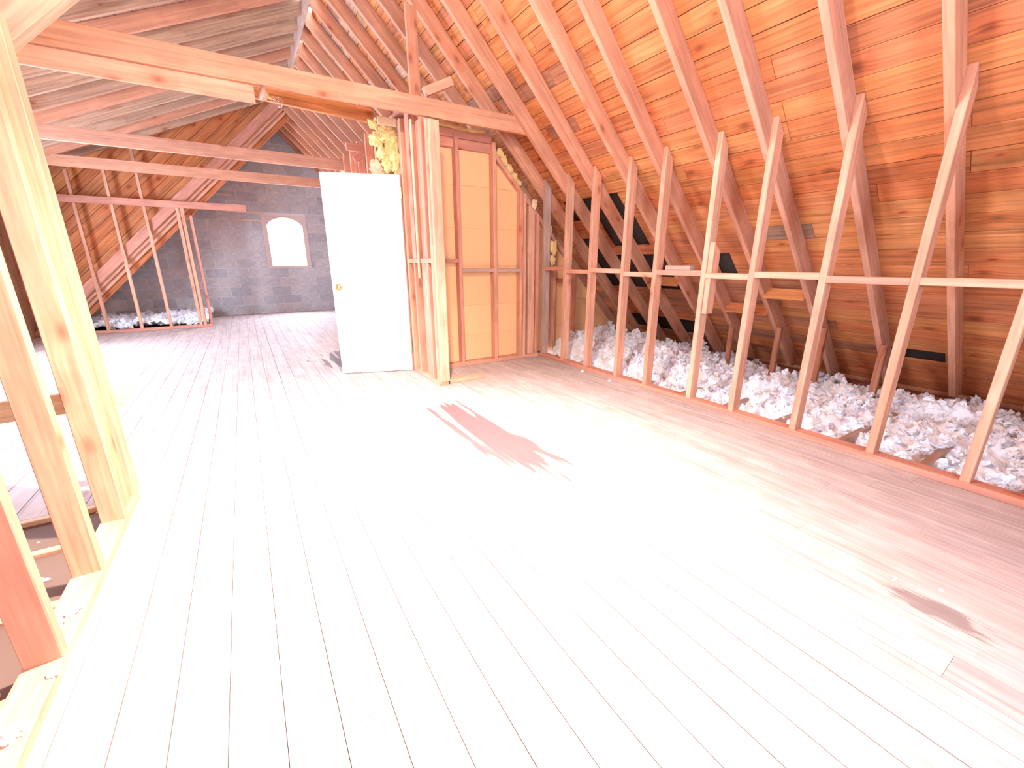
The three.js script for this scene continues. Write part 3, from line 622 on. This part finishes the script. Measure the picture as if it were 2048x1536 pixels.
looseFill('white fluffy loose insulation heaped behind the long knee wall', KR + 0.1, 5.05, D_NEAR + 0.02, 4.22,
  (x, d) => -0.115 + 0.08 * ramp((d - 2.2) / 0.8) + 0.14 * ramp((x - 3.35) / 0.55) + 0.16 * ramp((d - 2.5) / 1.3) * ramp((x - 3.1) / 0.3) * ramp((4.6 - x) / 0.5) - 0.06 * ramp((x - 4.6) / 0.4), 5200, [0.008, 0.042]);
looseFill('white loose insulation lying between the joists behind the short knee wall', -2.8, KL - 0.1, 0.3, 2.59, () => -0.06, 1500, [0.008, 0.035]);
looseFill('strip of white insulation under the steep trimmers behind the thin studs', -2.9, -0.7, 9.72, 11.45, (x) => 0.10, 1200, [0.012, 0.05]);
// yellow glass fibre
function batt(label, list, material = yellow) {
  const [x, y, d] = list[0], t = thing('fibreglass_batt', label, 'insulation', V(x, y, d));
  const gs = list.map(([a, b, c, sx, sy, sz]) => { const g = lumpGeometry(5, 0.75, 1.5, sx, sy, sz); g.translate(a - x, b - y, -(c - d)); return g; });
  mesh('wool', mergeGeometries(gs), material, t, V(x, y, d));
}
batt('crumpled yellow fibreglass bulging out above the white door', [[1.38, 2.36, 4.5, 0.11, 0.1, 0.1], [1.3, 2.30, 4.5, 0.08, 0.08, 0.09], [1.42, 2.27, 4.48, 0.07, 0.12, 0.08], [1.33, 2.18, 4.5, 0.06, 0.07, 0.07], [1.38, 2.10, 4.52, 0.06, 0.08, 0.07], [1.44, 2.12, 4.46, 0.05, 0.13, 0.07], [1.30, 2.42, 4.5, 0.08, 0.06, 0.07]]);
batt('brownish torn insulation facing hanging below the yellow fibreglass above the door', [[1.30, 2.06, 4.62, 0.08, 0.08, 0.04], [1.38, 2.02, 4.62, 0.09, 0.05, 0.04], [1.34, 2.10, 4.63, 0.06, 0.06, 0.03]], tan);
note(boxBoard('paper_facing', 1.28, 1.455, 2.40, 2.47, 4.40, 4.42, tan), 'tan paper facing folded over the top of the yellow fibreglass', 'paper');
batt('thin yellow fibreglass strip squeezed under the big tie beam over the partition', [[1.95, 2.46, 4.30, 0.2, 0.022, 0.03], [2.22, 2.452, 4.30, 0.16, 0.018, 0.03], [1.72, 2.464, 4.30, 0.14, 0.02, 0.03]]);
batt('bright yellow fibreglass stuffed along the sloping rafter over the partition', [[2.55, 2.29, 4.31, 0.05, 0.05, 0.03], [2.60, 2.22, 4.31, 0.045, 0.06, 0.03], [2.67, 2.14, 4.31, 0.05, 0.06, 0.03], [2.74, 2.07, 4.31, 0.04, 0.055, 0.03], [2.79, 2.01, 4.31, 0.035, 0.045, 0.03]]);
batt('small pale wad of insulation at the top of the partition corner studs', [[2.96, 1.80, 4.24, 0.035, 0.06, 0.03]], tan);
batt('yellow fibreglass clump hanging behind the knee wall corner, upper of two', [[3.16, 1.52, 4.22, 0.05, 0.07, 0.03], [3.11, 1.6, 4.23, 0.03, 0.05, 0.03]]);
batt('yellow fibreglass clump hanging behind the knee wall corner, lower of two', [[3.24, 1.33, 4.22, 0.06, 0.09, 0.03], [3.23, 1.19, 4.22, 0.045, 0.07, 0.03]]);
// white bits that strayed onto the floor and plates
[[3.0, 3.33, 'white insulation tuft on the floor by the sole plate, nearest the partition', 0.016], [2.98, 2.9, 'white insulation tuft on the floor by the third stud from the partition', 0.014], [1.44, 2.36, 'white speck of insulation on the red-brown stain', 0.013], [2.02, -0.14, 'white paper chip lying alone on the floor at the photo edge', 0.022],
  [1.93, 0.33, 'tiny white crumb on the floor past the grey rubbed stain', 0.007], [2.0, 0.22, 'tiny white crumb on the floor beside the grey rubbed stain', 0.007]].forEach(([x, d, label, s]) =>
  note(mesh('insulation_scrap', lumpGeometry(3, 0.9, 2, s * 1.4, s * 0.6, s), wool, scene, V(x, s * 0.35, d)), label, 'insulation scrap'));
[[-0.65, 1.72, 'white insulation shred on the plate between the second and third short-wall studs', 0.028], [-0.68, 1.66, 'white insulation lump on the plate between the first two short-wall studs', 0.034], [-0.625, 1.45, 'white insulation flake on the plate in front of the nearest stout stud', 0.022], [-0.655, 1.28, 'white insulation lump on the plate close to the picture corner', 0.03], [-0.69, 1.30, 'white insulation flake on the plate beside the lump at the picture corner', 0.02]].forEach(([x, d, label, s]) =>
  note(mesh('insulation_scrap', lumpGeometry(3, 0.9, 2, s * 0.7, s * 0.35, s), wool, scene, V(x, 0.04 + s * 0.2, d)), label, 'insulation scrap'));

renderer.render(scene, camera);
